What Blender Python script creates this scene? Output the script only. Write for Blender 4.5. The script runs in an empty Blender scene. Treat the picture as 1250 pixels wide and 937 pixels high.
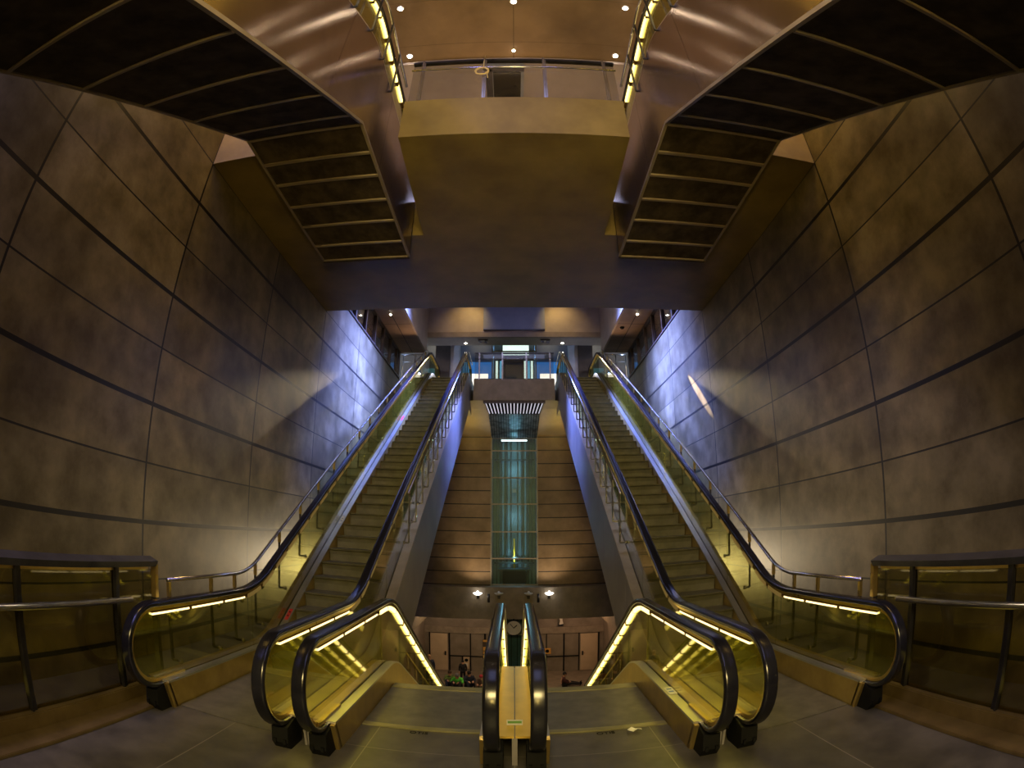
import bpy, bmesh, math, random
from mathutils import Vector, Matrix
random.seed(7)
PI = math.pi
sc = bpy.context.scene
COL = sc.collection

# ------------------------------------------------------------------ materials
MATS = {}
def nmat(name):
    m = bpy.data.materials.new(name); m.use_nodes = True
    nt = m.node_tree; nt.nodes.clear()
    out = nt.nodes.new('ShaderNodeOutputMaterial')
    MATS[name] = m
    return m, nt, out
def N(nt, t, **kw):
    n = nt.nodes.new(t)
    for k, v in kw.items():
        if k.startswith('i_'):
            n.inputs[k[2:]].default_value = v
        else: setattr(n, k, v)
    return n
def lk(nt, a, ao, b, bi): nt.links.new(a.outputs[ao], b.inputs[bi])
def math_(nt, op, a, b=None, c=None):
    n = nt.nodes.new('ShaderNodeMath'); n.operation = op
    for i, v in enumerate((a, b, c)):
        if v is None: continue
        if isinstance(v, (int, float)): n.inputs[i].default_value = v
        else: nt.links.new(v, n.inputs[i])
    return n.outputs[0]
def noise_col(nt, c1, c2, scale=3.0, detail=6, rough=.6, vec=None, stretch=None):
    tc = N(nt, 'ShaderNodeNewGeometry')
    src = tc.outputs['Position']
    if stretch:
        mp = N(nt, 'ShaderNodeMapping'); mp.inputs['Scale'].default_value = stretch
        nt.links.new(src, mp.inputs['Vector']); src = mp.outputs[0]
    nz = N(nt, 'ShaderNodeTexNoise'); nz.inputs['Scale'].default_value = scale
    nz.inputs['Detail'].default_value = detail; nz.inputs['Roughness'].default_value = rough
    nt.links.new(src, nz.inputs['Vector'])
    cr = N(nt, 'ShaderNodeValToRGB')
    cr.color_ramp.elements[0].position = .36; cr.color_ramp.elements[1].position = .64
    cr.color_ramp.elements[0].color = (*c1, 1); cr.color_ramp.elements[1].color = (*c2, 1)
    nt.links.new(nz.outputs['Fac'], cr.inputs[0])
    return cr.outputs[0], nz.outputs['Fac']
def mat(name, c1, c2=None, rough=.6, metal=0.0, scale=3.0, bump=0.0, spec=.5, stretch=None, coat=0):
    m, nt, out = nmat(name)
    b = N(nt, 'ShaderNodeBsdfPrincipled')
    b.inputs['Roughness'].default_value = rough; b.inputs['Metallic'].default_value = metal
    b.inputs['Specular IOR Level'].default_value = spec
    if c2 is None: c2 = tuple(x*1.18 for x in c1)
    col, fac = noise_col(nt, c1, c2, scale, stretch=stretch)
    nt.links.new(col, b.inputs['Base Color'])
    rr = N(nt, 'ShaderNodeMapRange'); rr.inputs[3].default_value = max(0, rough-.08); rr.inputs[4].default_value = min(1, rough+.08)
    nt.links.new(fac, rr.inputs[0]); nt.links.new(rr.outputs[0], b.inputs['Roughness'])
    if bump:
        bp = N(nt, 'ShaderNodeBump'); bp.inputs['Strength'].default_value = bump; bp.inputs['Distance'].default_value = .02
        nt.links.new(fac, bp.inputs['Height']); nt.links.new(bp.outputs[0], b.inputs['Normal'])
    lk(nt, b, 0, out, 0)
    return m
def brushed(name, c1, c2, rough, aniso, rot):
    m, nt, out = nmat(name)
    b = N(nt, 'ShaderNodeBsdfPrincipled'); b.inputs['Metallic'].default_value = .95; b.inputs['Roughness'].default_value = rough
    b.inputs['Anisotropic'].default_value = aniso; b.inputs['Anisotropic Rotation'].default_value = rot
    cv = N(nt, 'ShaderNodeCombineXYZ'); cv.inputs[1].default_value = 1.0; nt.links.new(cv.outputs[0], b.inputs['Tangent'])
    col, fac = noise_col(nt, c1, c2, .9); nt.links.new(col, b.inputs['Base Color'])
    bp = N(nt, 'ShaderNodeBump'); bp.inputs['Strength'].default_value = .04; bp.inputs['Distance'].default_value = .02
    nt.links.new(fac, bp.inputs['Height']); nt.links.new(bp.outputs[0], b.inputs['Normal'])
    lk(nt, b, 0, out, 0)
    return m
def emis(name, c, s):
    m, nt, out = nmat(name)
    e = N(nt, 'ShaderNodeEmission'); e.inputs[1].default_value = s
    col, fac = noise_col(nt, tuple(x*.9 for x in c), c, 6.0)
    nt.links.new(col, e.inputs[0]); lk(nt, e, 0, out, 0)
    return m
def glass(name, tint, refl=1.0, rough=0.02, ior=1.5, haze=None, cap=.9):
    m, nt, out = nmat(name)
    t = N(nt, 'ShaderNodeBsdfTransparent')
    col, fac = noise_col(nt, tuple(x*.94 for x in tint), tint, 1.5)
    nt.links.new(col, t.inputs[0])
    g = N(nt, 'ShaderNodeBsdfGlossy'); g.inputs['Roughness'].default_value = rough
    f = N(nt, 'ShaderNodeFresnel'); f.inputs[0].default_value = ior
    ge = N(nt, 'ShaderNodeNewGeometry')
    nt.links.new(math_(nt, 'SUBTRACT', ior, math_(nt, 'MULTIPLY', ge.outputs['Backfacing'], ior-1/ior)), f.inputs[0])
    k = math_(nt, 'MULTIPLY', f.outputs[0], refl)
    k = math_(nt, 'MINIMUM', k, cap)
    mx = N(nt, 'ShaderNodeMixShader')
    src = t
    if haze:
        d = N(nt, 'ShaderNodeBsdfDiffuse'); d.inputs[0].default_value = (*haze[1], 1)
        tr = N(nt, 'ShaderNodeBsdfTranslucent'); tr.inputs[0].default_value = (*haze[1], 1)
        md = N(nt, 'ShaderNodeMixShader'); md.inputs[0].default_value = .5; lk(nt, d, 0, md, 1); lk(nt, tr, 0, md, 2)
        m2 = N(nt, 'ShaderNodeMixShader'); m2.inputs[0].default_value = haze[0]; lk(nt, t, 0, m2, 1); lk(nt, md, 0, m2, 2); src = m2
    nt.links.new(k, mx.inputs[0]); lk(nt, src, 0, mx, 1); lk(nt, g, 0, mx, 2); lk(nt, mx, 0, out, 0)
    return m
def grid_mat(name, c1, c2, joints, rough=.55, scale=1.2, bump=.15, line_col=(.012,.01,.008), spec=.4, panel_var=.25, metal=0):
    """joints: list of (axis, origin, spacing, halfwidth); the joints are drawn as lines of their own colour"""
    m, nt, out = nmat(name)
    b = N(nt, 'ShaderNodeBsdfPrincipled')
    b.inputs['Specular IOR Level'].default_value = spec; b.inputs['Metallic'].default_value = metal
    col, fac = noise_col(nt, c1, c2, scale, 8, .65)
    geo = N(nt, 'ShaderNodeNewGeometry'); sep = N(nt, 'ShaderNodeSeparateXYZ')
    nt.links.new(geo.outputs['Position'], sep.inputs[0])
    mask = None; cells = []
    for ax, o, d, hw in joints:
        v = math_(nt, 'DIVIDE', math_(nt, 'SUBTRACT', sep.outputs[ax], o), d)
        cells.append(math_(nt, 'FLOOR', v))
        fr = math_(nt, 'FRACT', math_(nt, 'ADD', v, .5))
        ds = math_(nt, 'ABSOLUTE', math_(nt, 'SUBTRACT', fr, .5))
        ds = math_(nt, 'MULTIPLY', ds, d)
        l = math_(nt, 'LESS_THAN', ds, hw)
        mask = l if mask is None else math_(nt, 'MAXIMUM', mask, l)
    # tone of each panel
    cx = N(nt, 'ShaderNodeCombineXYZ')
    for i, c in enumerate(cells[:3]): nt.links.new(c, cx.inputs[i])
    wn = N(nt, 'ShaderNodeTexWhiteNoise'); nt.links.new(cx.outputs[0], wn.inputs[0])
    mr = N(nt, 'ShaderNodeMapRange'); mr.inputs[3].default_value = 1-panel_var; mr.inputs[4].default_value = 1+panel_var*.6
    nt.links.new(wn.outputs[0], mr.inputs[0])
    # large stains
    nz2 = N(nt, 'ShaderNodeTexNoise'); nz2.inputs['Scale'].default_value = .55; nz2.inputs['Detail'].default_value = 4
    nt.links.new(geo.outputs['Position'], nz2.inputs['Vector'])
    mr2 = N(nt, 'ShaderNodeMapRange'); mr2.inputs[1].default_value = .3; mr2.inputs[2].default_value = .7
    mr2.inputs[3].default_value = .62; mr2.inputs[4].default_value = 1.3
    nt.links.new(nz2.outputs[0], mr2.inputs[0])
    tone = math_(nt, 'MULTIPLY', mr.outputs[0], mr2.outputs[0])
    vm = N(nt, 'ShaderNodeVectorMath'); vm.operation = 'SCALE'
    nt.links.new(col, vm.inputs[0]); nt.links.new(tone, vm.inputs['Scale'])
    mx = N(nt, 'ShaderNodeMix'); mx.data_type = 'RGBA'
    nt.links.new(mask, mx.inputs[0]); nt.links.new(vm.outputs[0], mx.inputs[6]); mx.inputs[7].default_value = (*line_col, 1)
    nt.links.new(mx.outputs[2], b.inputs['Base Color'])
    rr = N(nt, 'ShaderNodeMapRange'); rr.inputs[3].default_value = rough-.1; rr.inputs[4].default_value = rough+.12
    nt.links.new(fac, rr.inputs[0]); nt.links.new(rr.outputs[0], b.inputs['Roughness'])
    h = math_(nt, 'SUBTRACT', math_(nt, 'MULTIPLY', fac, .3), mask)
    bp = N(nt, 'ShaderNodeBump'); bp.inputs['Strength'].default_value = bump; bp.inputs['Distance'].default_value = .03
    nt.links.new(h, bp.inputs['Height']); nt.links.new(bp.outputs[0], b.inputs['Normal'])
    lk(nt, b, 0, out, 0)
    return m
def ribbed(name, c1, c2, axis, period, rough=.5, metal=.6, depth=.5):
    m, nt, out = nmat(name)
    b = N(nt, 'ShaderNodeBsdfPrincipled'); b.inputs['Metallic'].default_value = metal; b.inputs['Roughness'].default_value = rough
    col, fac = noise_col(nt, c1, c2, 5.0)
    geo = N(nt, 'ShaderNodeNewGeometry'); sep = N(nt, 'ShaderNodeSeparateXYZ'); nt.links.new(geo.outputs['Position'], sep.inputs[0])
    s = math_(nt, 'SINE', math_(nt, 'MULTIPLY', sep.outputs[axis], 2*PI/period))
    k = N(nt, 'ShaderNodeMapRange'); k.inputs[1].default_value = -1; k.inputs[3].default_value = 1-depth; k.inputs[4].default_value = 1.1
    nt.links.new(s, k.inputs[0])
    vm = N(nt, 'ShaderNodeVectorMath'); vm.operation = 'SCALE'
    nt.links.new(col, vm.inputs[0]); nt.links.new(k.outputs[0], vm.inputs['Scale'])
    nt.links.new(vm.outputs[0], b.inputs['Base Color'])
    lk(nt, b, 0, out, 0)
    return m

WZ0, WDZ, WY0, WDY = 1.59, .6785, 2.12, 2.678
M = {}
M['wall'] = grid_mat('cast_concrete_wall_panels', (.125,.096,.044), (.245,.195,.104),
     [(2, WZ0, WDZ*2, .026), (2, WZ0+WDZ, WDZ*2, .010), (1, WY0, WDY, .016)], rough=.42, scale=2.2, spec=.45, panel_var=.25)
M['conc'] = mat('brown_cast_concrete', (.13,.10,.06), (.20,.155,.10), rough=.6, scale=2.0, bump=.1)
M['bridge'] = mat('olive_cast_concrete', (.145,.10,.025), (.22,.158,.045), rough=.6, scale=1.4, bump=.12)
M['beam'] = mat('grey_cast_concrete', (.19,.15,.105), (.27,.215,.155), rough=.6, scale=2.5, bump=.1)
M['floor'] = grid_mat('dark_grey_floor_slabs', (.062,.056,.048), (.125,.112,.092), [(0, -2.3, 1.15, .004), (1, .2, 3.6, .004)],
     rough=.40, scale=2.5, bump=.01, line_col=(.2,.18,.15), spec=.5, panel_var=.06)
M['backwall'] = grid_mat('brown_wall_bands', (.20,.135,.075), (.30,.21,.125), [(2, 5.278, .5193, .018), (0, .85, 30, .0)], rough=.5, scale=1.5, panel_var=.12)
M['lowerwall'] = mat('dim_brown_wall', (.16,.125,.09), (.23,.185,.14), rough=.55, scale=1.3)
M['ceil'] = grid_mat('brown_ceiling', (.20,.13,.07), (.26,.175,.10), [(0, 0, 4.2, .006), (1, 4.0, 1.1, .004)], rough=.7, scale=1.0, line_col=(.1,.065,.03), panel_var=.05)
M['sideceil'] = grid_mat('brown_ceiling_tiles', (.24,.16,.10), (.30,.21,.14), [(0, -3.7, 7.4, .012), (1, 12.6, 1.25, .012)], rough=.55, scale=1.5, panel_var=.08)
M['header'] = mat('beige_header_plaster', (.33,.27,.20), (.42,.34,.25), rough=.55, scale=1.5)
M['headpanel'] = mat('slate_blue_panel', (.20,.22,.28), (.26,.28,.34), rough=.5, scale=1.5)
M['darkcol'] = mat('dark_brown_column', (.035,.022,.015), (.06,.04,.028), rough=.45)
M['palecol'] = mat('pale_column', (.4,.38,.38), (.5,.47,.46), rough=.5)
M['rubber'] = mat('black_handrail_rubber', (.006,.006,.010), (.014,.014,.022), rough=.2, spec=.6)
M['goldsteel'] = mat('yellow_lit_steel_trim', (.52,.38,.13), (.64,.48,.19), rough=.3, metal=.9, scale=5)  # steel trim with the strips' yellow light put into its colour
M['deck'] = mat('brushed_deck_steel', (.46,.45,.44), (.60,.58,.56), rough=.33, metal=.85, scale=4, stretch=(1,.2,1))
M['kerb'] = mat('dull_bronze_kerb', (.16,.11,.04), (.24,.17,.065), rough=.45, metal=.6, scale=3)
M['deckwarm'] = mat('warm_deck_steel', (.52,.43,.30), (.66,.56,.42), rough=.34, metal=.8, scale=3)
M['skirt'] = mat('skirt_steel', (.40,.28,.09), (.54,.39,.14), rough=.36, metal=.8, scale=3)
M['litdeck'] = mat('yellow_lit_deck', (.70,.46,.07), (.82,.56,.11), rough=.36, metal=.55, scale=3)  # yellow strip light on the deck is painted into its base colour
M['clad'] = mat('grey_cladding_steel', (.24,.22,.225), (.36,.33,.33), rough=.52, metal=.3, scale=1.2, stretch=(1,.6,.6), bump=.03)
M['cladup'] = brushed('brushed_bronze_cladding', (.34,.26,.215), (.46,.36,.30), .20, .9, .25)
M['steel'] = mat('stainless_tube', (.50,.48,.46), (.62,.60,.58), rough=.22, metal=.95, scale=6)
M['darksteel'] = mat('dark_bronze_steel', (.045,.042,.045), (.08,.075,.078), rough=.3, metal=.8, scale=4)
M['capsteel'] = mat('dark_cap_steel', (.07,.07,.075), (.11,.11,.115), rough=.3, metal=.6, scale=4)
M['black'] = mat('black_plastic', (.004,.004,.004), (.009,.009,.009), rough=.7, spec=.15)
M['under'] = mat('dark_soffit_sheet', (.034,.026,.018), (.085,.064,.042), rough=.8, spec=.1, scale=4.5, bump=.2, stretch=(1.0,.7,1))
M['rib'] = mat('grey_soffit_rib', (.24,.19,.13), (.30,.245,.175), rough=.5, metal=.3)
M['step'] = ribbed('grooved_step', (.10,.095,.05), (.16,.15,.085), 0, .011, rough=.5, metal=.3, depth=.5)
M['plate'] = ribbed('ribbed_landing_plate', (.15,.14,.115), (.22,.205,.165), 1, .012, rough=.45, metal=.5, depth=.35)
M['comb'] = mat('yellow_grey_comb', (.26,.24,.12), (.36,.33,.18), rough=.45, metal=.5)
M['led'] = emis('warm_light_strip', (1.0,.74,.24), 3.6)
M['leddim'] = emis('dim_light_strip', (1.0,.62,.16), .16)
M['ledlevel'] = emis('soft_light_strip', (1.0,.76,.34), 2.6)
M['ledgap'] = mat('amber_strip_joint', (.10,.055,.008), (.13,.07,.01), rough=.8, spec=.1)
M['glass'] = glass('yellow_tinted_glass', (.92,.92,.60), 1.9, .02, haze=(.038,(.62,.60,.06)), cap=.32)  # diffuse yellow-green haze stands in for yellow light reflected in the glass
M['glasspan'] = glass('dark_tinted_glass', (.70,.67,.46), 1.0, .03)
M['glassblue'] = glass('teal_lift_glass', (.78,.92,.94), .5, .4)
M['glassgrey'] = glass('clear_grey_glass', (.86,.86,.86), 1.3, .02)
M['glassupper'] = glass('smoky_window_glass', (.7,.72,.78), 1.3, .02)
M['white'] = mat('white_enamel', (.62,.60,.57), (.72,.70,.66), rough=.4)
M['red'] = mat('red_print', (.45,.03,.03), (.55,.05,.05), rough=.5)
M['blue'] = mat('blue_print', (.06,.14,.42), (.08,.18,.5), rough=.5)
M['teal'] = mat('teal_shaft_lining', (.10,.17,.19), (.16,.25,.27), rough=.4, scale=1.5)
M['shaftrail'] = mat('shaft_guide_rail', (.02,.035,.04), (.04,.06,.065), rough=.4, metal=.5)
M['shaftsteel'] = mat('satin_shaft_steel', (.22,.20,.16), (.30,.27,.22), rough=.5, metal=.3)
M['yellow'] = mat('yellow_paint', (.85,.42,.02), (.95,.48,.03), rough=.4)
M['orange'] = mat('orange_board', (.55,.28,.05), (.65,.34,.07), rough=.5)
M['door'] = mat('beige_door_leaf', (.46,.34,.22), (.56,.42,.28), rough=.45, scale=1.0)
M['clockface'] = mat('cream_clock_face', (.62,.56,.48), (.70,.63,.54), rough=.5)
M['lampon'] = emis('lit_lamp_bowl', (1.0,.93,.82), 5.0)
M['bulb'] = emis('downlight_lens', (1.0,.84,.62), 75.0)
M['bulbsmall'] = emis('small_downlight_lens', (1.0,.85,.62), 9.0)
M['cream'] = emis('backlit_cream_panel', (1.0,.93,.78), 1.7)
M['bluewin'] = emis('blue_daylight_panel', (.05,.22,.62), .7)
M['cyanwin'] = emis('cyan_daylight_panel', (.25,.60,.85), .9)
M['fin'] = emis('backlit_lamella', (.90,.88,1.0), .55)
M['grille'] = ribbed('woven_metal_grille', (.10,.11,.11), (.36,.38,.38), 0, .09, rough=.35, metal=.7, depth=.6)
M['cable'] = mat('yellow_cable_sheath', (.55,.42,.12), (.65,.5,.16), rough=.5)
M['paper'] = mat('crumpled_paper', (.75,.73,.68), (.85,.83,.78), rough=.8)
M['skin'] = mat('skin_tone', (.50,.27,.17), (.58,.33,.21), rough=.55, scale=12)
M['shop'] = mat('black_shop_front', (.010,.010,.012), (.02,.02,.022), rough=.12, spec=.6)

# ------------------------------------------------------------------ mesh helpers
def link(name, bm, m, parent=None, smooth=False):
    me = bpy.data.meshes.new(name)
    bmesh.ops.recalc_face_normals(bm, faces=bm.faces[:])
    bm.to_mesh(me); bm.free()
    if smooth:
        for p in me.polygons: p.use_smooth = True
    o = bpy.data.objects.new(name, me); COL.objects.link(o)
    for mm in (m if isinstance(m, (list, tuple)) else [m]): me.materials.append(mm)
    if parent: o.parent = parent
    return o
def empty(name, loc):
    o = bpy.data.objects.new(name, None); COL.objects.link(o); o.location = loc
    o.empty_display_size = .2
    return o
def tag(o, label=None, cat=None, group=None, kind=None):
    if label: o['label'] = label
    if cat: o['category'] = cat
    if group: o['group'] = group
    if kind: o['kind'] = kind
    return o
def struct(name, bm, m, label=None, cat=None, smooth=False):
    o = link(name, bm, m, smooth=smooth); o['kind'] = 'structure'
    if label: o['label'] = label
    if cat: o['category'] = cat
    return o
def B(): return bmesh.new()
def box(bm, x0, x1, y0, y1, z0, z1, bev=0, mi=0):
    vs = [bm.verts.new((x, y, z)) for x in (x0, x1) for y in (y0, y1) for z in (z0, z1)]
    fs = [bm.faces.new([vs[i] for i in q]) for q in ((0,1,3,2),(4,6,7,5),(0,4,5,1),(2,3,7,6),(0,2,6,4),(1,5,7,3))]
    for f in fs: f.material_index = mi
    if bev:
        es = list({e for f in fs for e in f.edges})
        bmesh.ops.bevel(bm, geom=es, offset=bev, segments=2, affect='EDGES')
    return bm
def prism(bm, pts, a0, a1, axis='X', mi=0):
    """extrude a polygon (two coordinates) along an axis"""
    def mk(p, a):
        return {'X': (a, p[0], p[1]), 'Y': (p[0], a, p[1]), 'Z': (p[0], p[1], a)}[axis]
    A = [bm.verts.new(mk(p, a0)) for p in pts]; C = [bm.verts.new(mk(p, a1)) for p in pts]
    fa = bm.faces.new(A); fc = bm.faces.new(C[::-1]); fa.material_index = fc.material_index = mi
    n = len(pts)
    for i in range(n):
        f = bm.faces.new((A[i], C[i], C[(i+1) % n], A[(i+1) % n])); f.material_index = mi
    return bm
def frame_of(t):
    t = t.normalized()
    up = Vector((0,0,1)) if abs(t.z) < .95 else Vector((0,1,0))
    a = t.cross(up).normalized(); b = a.cross(t).normalized()
    return a, b
def tube(bm, pts, r, n=10, caps=True, r2=None):
    pts = [Vector(p) for p in pts]; rings = []
    for i, p in enumerate(pts):
        if i == 0: t = pts[1]-p
        elif i == len(pts)-1: t = p-pts[-2]
        else: t = (pts[i+1]-p).normalized()+(p-pts[i-1]).normalized()
        a, b = frame_of(t)
        rr = r if r2 is None else r+(r2-r)*i/(len(pts)-1)
        rings.append([bm.verts.new(p+(a*math.cos(2*PI*k/n)+b*math.sin(2*PI*k/n))*rr) for k in range(n)])
    for i in range(len(rings)-1):
        for k in range(n):
            bm.faces.new((rings[i][k], rings[i][(k+1) % n], rings[i+1][(k+1) % n], rings[i+1][k]))
    if caps:
        bm.faces.new(rings[0][::-1]); bm.faces.new(rings[-1])
    return bm
def lathe(bm, prof, c, axis='Z', n=24):
    rings = []
    for r, h in prof:
        ring = []
        for k in range(n):
            u, v = max(r, 1e-4)*math.cos(2*PI*k/n), max(r, 1e-4)*math.sin(2*PI*k/n)
            o = {'Z': (u, v, h), 'Y': (u, h, v), 'X': (h, u, v)}[axis]
            ring.append(bm.verts.new((c[0]+o[0], c[1]+o[1], c[2]+o[2])))
        rings.append(ring)
    for i in range(len(rings)-1):
        for k in range(n):
            bm.faces.new((rings[i][k], rings[i][(k+1) % n], rings[i+1][(k+1) % n], rings[i+1][k]))
    bm.faces.new(rings[0][::-1]); bm.faces.new(rings[-1])
    return bm
def ball(bm, c, r, s=(1,1,1), u=12, v=8):
    mt = Matrix.Translation(c) @ Matrix.Diagonal((s[0]*r, s[1]*r, s[2]*r, 1))
    bmesh.ops.create_uvsphere(bm, u_segments=u, v_segments=v, radius=1, matrix=mt)
    return bm
def fillet(pts, n=8):
    """polyline [(y,z,radius)] with rounded corners"""
    out = [Vector(pts[0][:2])]
    for i in range(1, len(pts)-1):
        p = Vector(pts[i][:2]); r = pts[i][2] if len(pts[i]) > 2 else 0
        if r <= 0: out.append(p); continue
        a = (Vector(pts[i-1][:2])-p).normalized(); b = (Vector(pts[i+1][:2])-p).normalized()
        ang = a.angle(b); d = r/math.tan(ang/2)
        c = p+(a+b).normalized()*(r/math.sin(ang/2))
        s = p+a*d; e = p+b*d
        a0 = math.atan2(s.y-c.y, s.x-c.x); a1 = math.atan2(e.y-c.y, e.x-c.x)
        while a1-a0 > PI: a1 -= 2*PI
        while a1-a0 < -PI: a1 += 2*PI
        for k in range(n+1):
            t = a0+(a1-a0)*k/n
            out.append(Vector((c.x+r*math.cos(t), c.y+r*math.sin(t))))
    out.append(Vector(pts[-1][:2]))
    return out
def normals(path):
    res = []
    for i, p in enumerate(path):
        if i == 0: t = path[1]-p
        elif i == len(path)-1: t = p-path[-2]
        else: t = (path[i+1]-p).normalized()+(p-path[i-1]).normalized()
        t.normalize(); res.append(Vector((-t.y, t.x)))
    return res
def offset(path, d):
    return [p+n*d for p, n in zip(path, normals(path))]
def sweep(bm, path, prof, x=0.0, mi=0):
    """prof: closed list of (dx, dn); path in the YZ plane"""
    ns = normals(path); rings = []
    for p, n in zip(path, ns):
        rings.append([bm.verts.new((x+a, p.x+n.x*b, p.y+n.y*b)) for a, b in prof])
    k = len(prof)
    for i in range(len(rings)-1):
        for j in range(k):
            f = bm.faces.new((rings[i][j], rings[i][(j+1) % k], rings[i+1][(j+1) % k], rings[i+1][j])); f.material_index = mi
    bm.faces.new(rings[0][::-1]).material_index = mi; bm.faces.new(rings[-1]).material_index = mi
    return bm
def rrect(w, h, r, n=4, cy=0):
    out = []
    for sx, sy, a in ((1,1,0),(-1,1,90),(-1,-1,180),(1,-1,270)):
        for k in range(n+1):
            t = math.radians(a+90*k/n)
            out.append((sx*(w/2-r)+r*math.cos(t), cy+sy*(h/2-r)+r*math.sin(t)))
    return out
def resample(path, step):
    out = [path[0]]; 
    for i in range(len(path)-1):
        a, b = path[i], path[i+1]; n = max(1, int(math.ceil((b-a).length/step)))
        for k in range(1, n+1): out.append(a+(b-a)*k/n)
    return out
def zat(path, y):
    for a, b in zip(path, path[1:]):
        if (a.x <= y <= b.x) and b.x > a.x: return a.y+(b.y-a.y)*(y-a.x)/(b.x-a.x)
    return path[0].y if y < path[0].x else path[-1].y
def clip(poly, y, keep_greater):
    out = []
    for i in range(len(poly)):
        a, b = poly[i], poly[(i+1) % len(poly)]
        ia = (a.x >= y) == keep_greater or a.x == y; ib = (b.x >= y) == keep_greater or b.x == y
        if ia: out.append(a)
        if ia != ib:
            t = (y-a.x)/(b.x-a.x); out.append(a+(b-a)*t)
    return out
def dedupe(p):
    out = []
    for v in p:
        if not out or (v-out[-1]).length > 1e-4: out.append(v)
    if len(out) > 1 and (out[0]-out[-1]).length < 1e-4: out.pop()
    return out

# ------------------------------------------------------------------ camera (equisolid fisheye, tilted up 15.5 degrees)
cd = bpy.data.cameras.new('camera'); cam = bpy.data.objects.new('camera', cd); COL.objects.link(cam)
cd.type = 'PANO'
cd.sensor_width = 36.0; cd.sensor_fit = 'HORIZONTAL'
try:
    cd.panorama_type = 'FISHEYE_EQUISOLID'; cd.fisheye_lens = 642.6/1250*36; cd.fisheye_fov = PI
except AttributeError:
    cd.cycles.panorama_type = 'FISHEYE_EQUISOLID'; cd.cycles.fisheye_lens = 642.6/1250*36; cd.cycles.fisheye_fov = PI
cam.location = (-.005, 0, 1.85); cam.rotation_euler = (PI/2+.2706, 0, .004)
cd.clip_start = .05; cd.clip_end = 200
sc.camera = cam

# ------------------------------------------------------------------ setting
S30 = .577; FL = -6.6; RISE = 7.02
bm = B(); prism(bm, [(-4.15,-8),(4.15,-8),(4.15,8),(3.17,8),(3.17,5.45),(1.58,5.45),(1.58,5.62),(-1.58,5.62),(-1.58,5.45),(-3.17,5.45),(-3.17,8),(-4.15,8)], -.4, 0, 'Z')
struct('floor', bm, M['floor'])
for s, nm in ((-1,'left'),(1,'right')):
    bm = B(); prism(bm, [(-8,FL),(19.6,FL),(19.6,7.02),(10.3,7.02),(10.3,10.6),(-8,10.6)], s*4.15, s*4.45)
    struct('wall_'+nm, bm, M['wall'])
bm = B(); box(bm, -4.45,4.45, -8.3,-8, -.4,10.6); struct('wall_front', bm, M['conc'])
bm = B(); box(bm, -4.45,4.45, -8.3,10.3, 10.2,10.6); struct('ceiling', bm, M['ceil'])
bm = B(); box(bm, -7,7, 10.3,17.9, 10.2,10.6); box(bm,-7,7,17.85,17.9,9.9,10.2); struct('ceiling_skylight_well', bm, M['conc'])
# bridge with the two notches for the flights
bm = B()
prism(bm, [(-4.15,4.8),(-3.28,4.8),(-3.28,7.2),(-1.46,7.2),(-1.43,4.8),(1.43,4.8),(1.46,7.2),(3.28,7.2),(3.28,4.8),(4.15,4.8),(4.15,10.15),(-4.15,10.15)], 6.34, 7.02, 'Z')
struct('bridge_slab', bm, M['bridge'])
# upper floor, header, ceiling beyond
bm = B(); prism(bm, [(-1.44,18),(1.44,18),(1.44,19.6),(8,19.6),(8,36),(-8,36),(-8,19.6),(-1.44,19.6)], 6.26, 7.02, 'Z'); struct('floor_upper', bm, M['beam'])
bm = B(); box(bm, -3.62,3.62, 18.0,18.9, 8.62,9.9, .01); struct('header_beam', bm, M['header'])
bm = B(); box(bm, -1.13,1.13, 17.84,18.0, 8.86,9.9, .015); struct('trim_header_panel', bm, M['headpanel'])
bm = B(); box(bm, -3.62,3.62, 17.93,18.02, 8.60,8.80); struct('trim_header_lip', bm, M['beam'])
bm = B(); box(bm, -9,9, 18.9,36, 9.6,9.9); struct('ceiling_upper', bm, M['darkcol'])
for s, nm in ((-1,'left'),(1,'right')):
    x0, x1 = sorted((s*3.24, s*4.6))
    bm = B(); box(bm, x0,x1, 10.5,17.9, 8.0,8.25); struct('ceiling_side_'+nm, bm, M['sideceil'])
    x0, x1 = sorted((s*3.18, s*3.24))
    bm = B(); box(bm, x0,x1, 10.5,18.0, 7.98,10.2); struct('trim_bulkhead_'+nm, bm, M['header'])
    x0, x1 = sorted((s*3.78, s*9))
    bm = B(); box(bm, x0,x1, 20.4,20.6, 7.02,9.9); struct('wall_upper_'+nm, bm, M['conc'])
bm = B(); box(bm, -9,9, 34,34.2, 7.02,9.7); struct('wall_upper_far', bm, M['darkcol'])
# back wall round the lift, landing beam, lower concourse
bm = B(); box(bm, -4.15,-.9, 20,20.4, -.5,5.36); struct('wall_back_left', bm, M['backwall'])
bm = B(); box(bm, .9,4.15, 20,20.4, -.5,5.36); struct('wall_back_right', bm, M['backwall'])
bm = B(); prism(bm, [(18.1,6.26),(19.6,6.26),(20.4,6.26),(20.4,5.36),(20.0,5.36),(18.7,6.1)], -4.15, 4.15); struct('wall_back_soffit', bm, M['header'])
bm = B(); box(bm, -5,5, 19.5,20.4, -1.70,-.46, .01); struct('landing_beam', bm, M['beam'])
bm = B(); box(bm, -5.2,5.2, 5.6,29.4, FL-.3,FL); struct('floor_lower', bm, M['beam'])
bm = B(); box(bm, -5.2,5.2, 20.4,29.4, -1.5,-1.2); struct('ceiling_lower', bm, M['conc'])
bm = B(); box(bm, -5.2,5.2, 29.1,29.4, FL,-1.2); struct('wall_lower_back', bm, M['lowerwall'])
bm = B(); box(bm, -5.2,5.2, 29.02,29.1, -4.30,-3.93); struct('trim_lower_band', bm, M['beam'])
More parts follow.
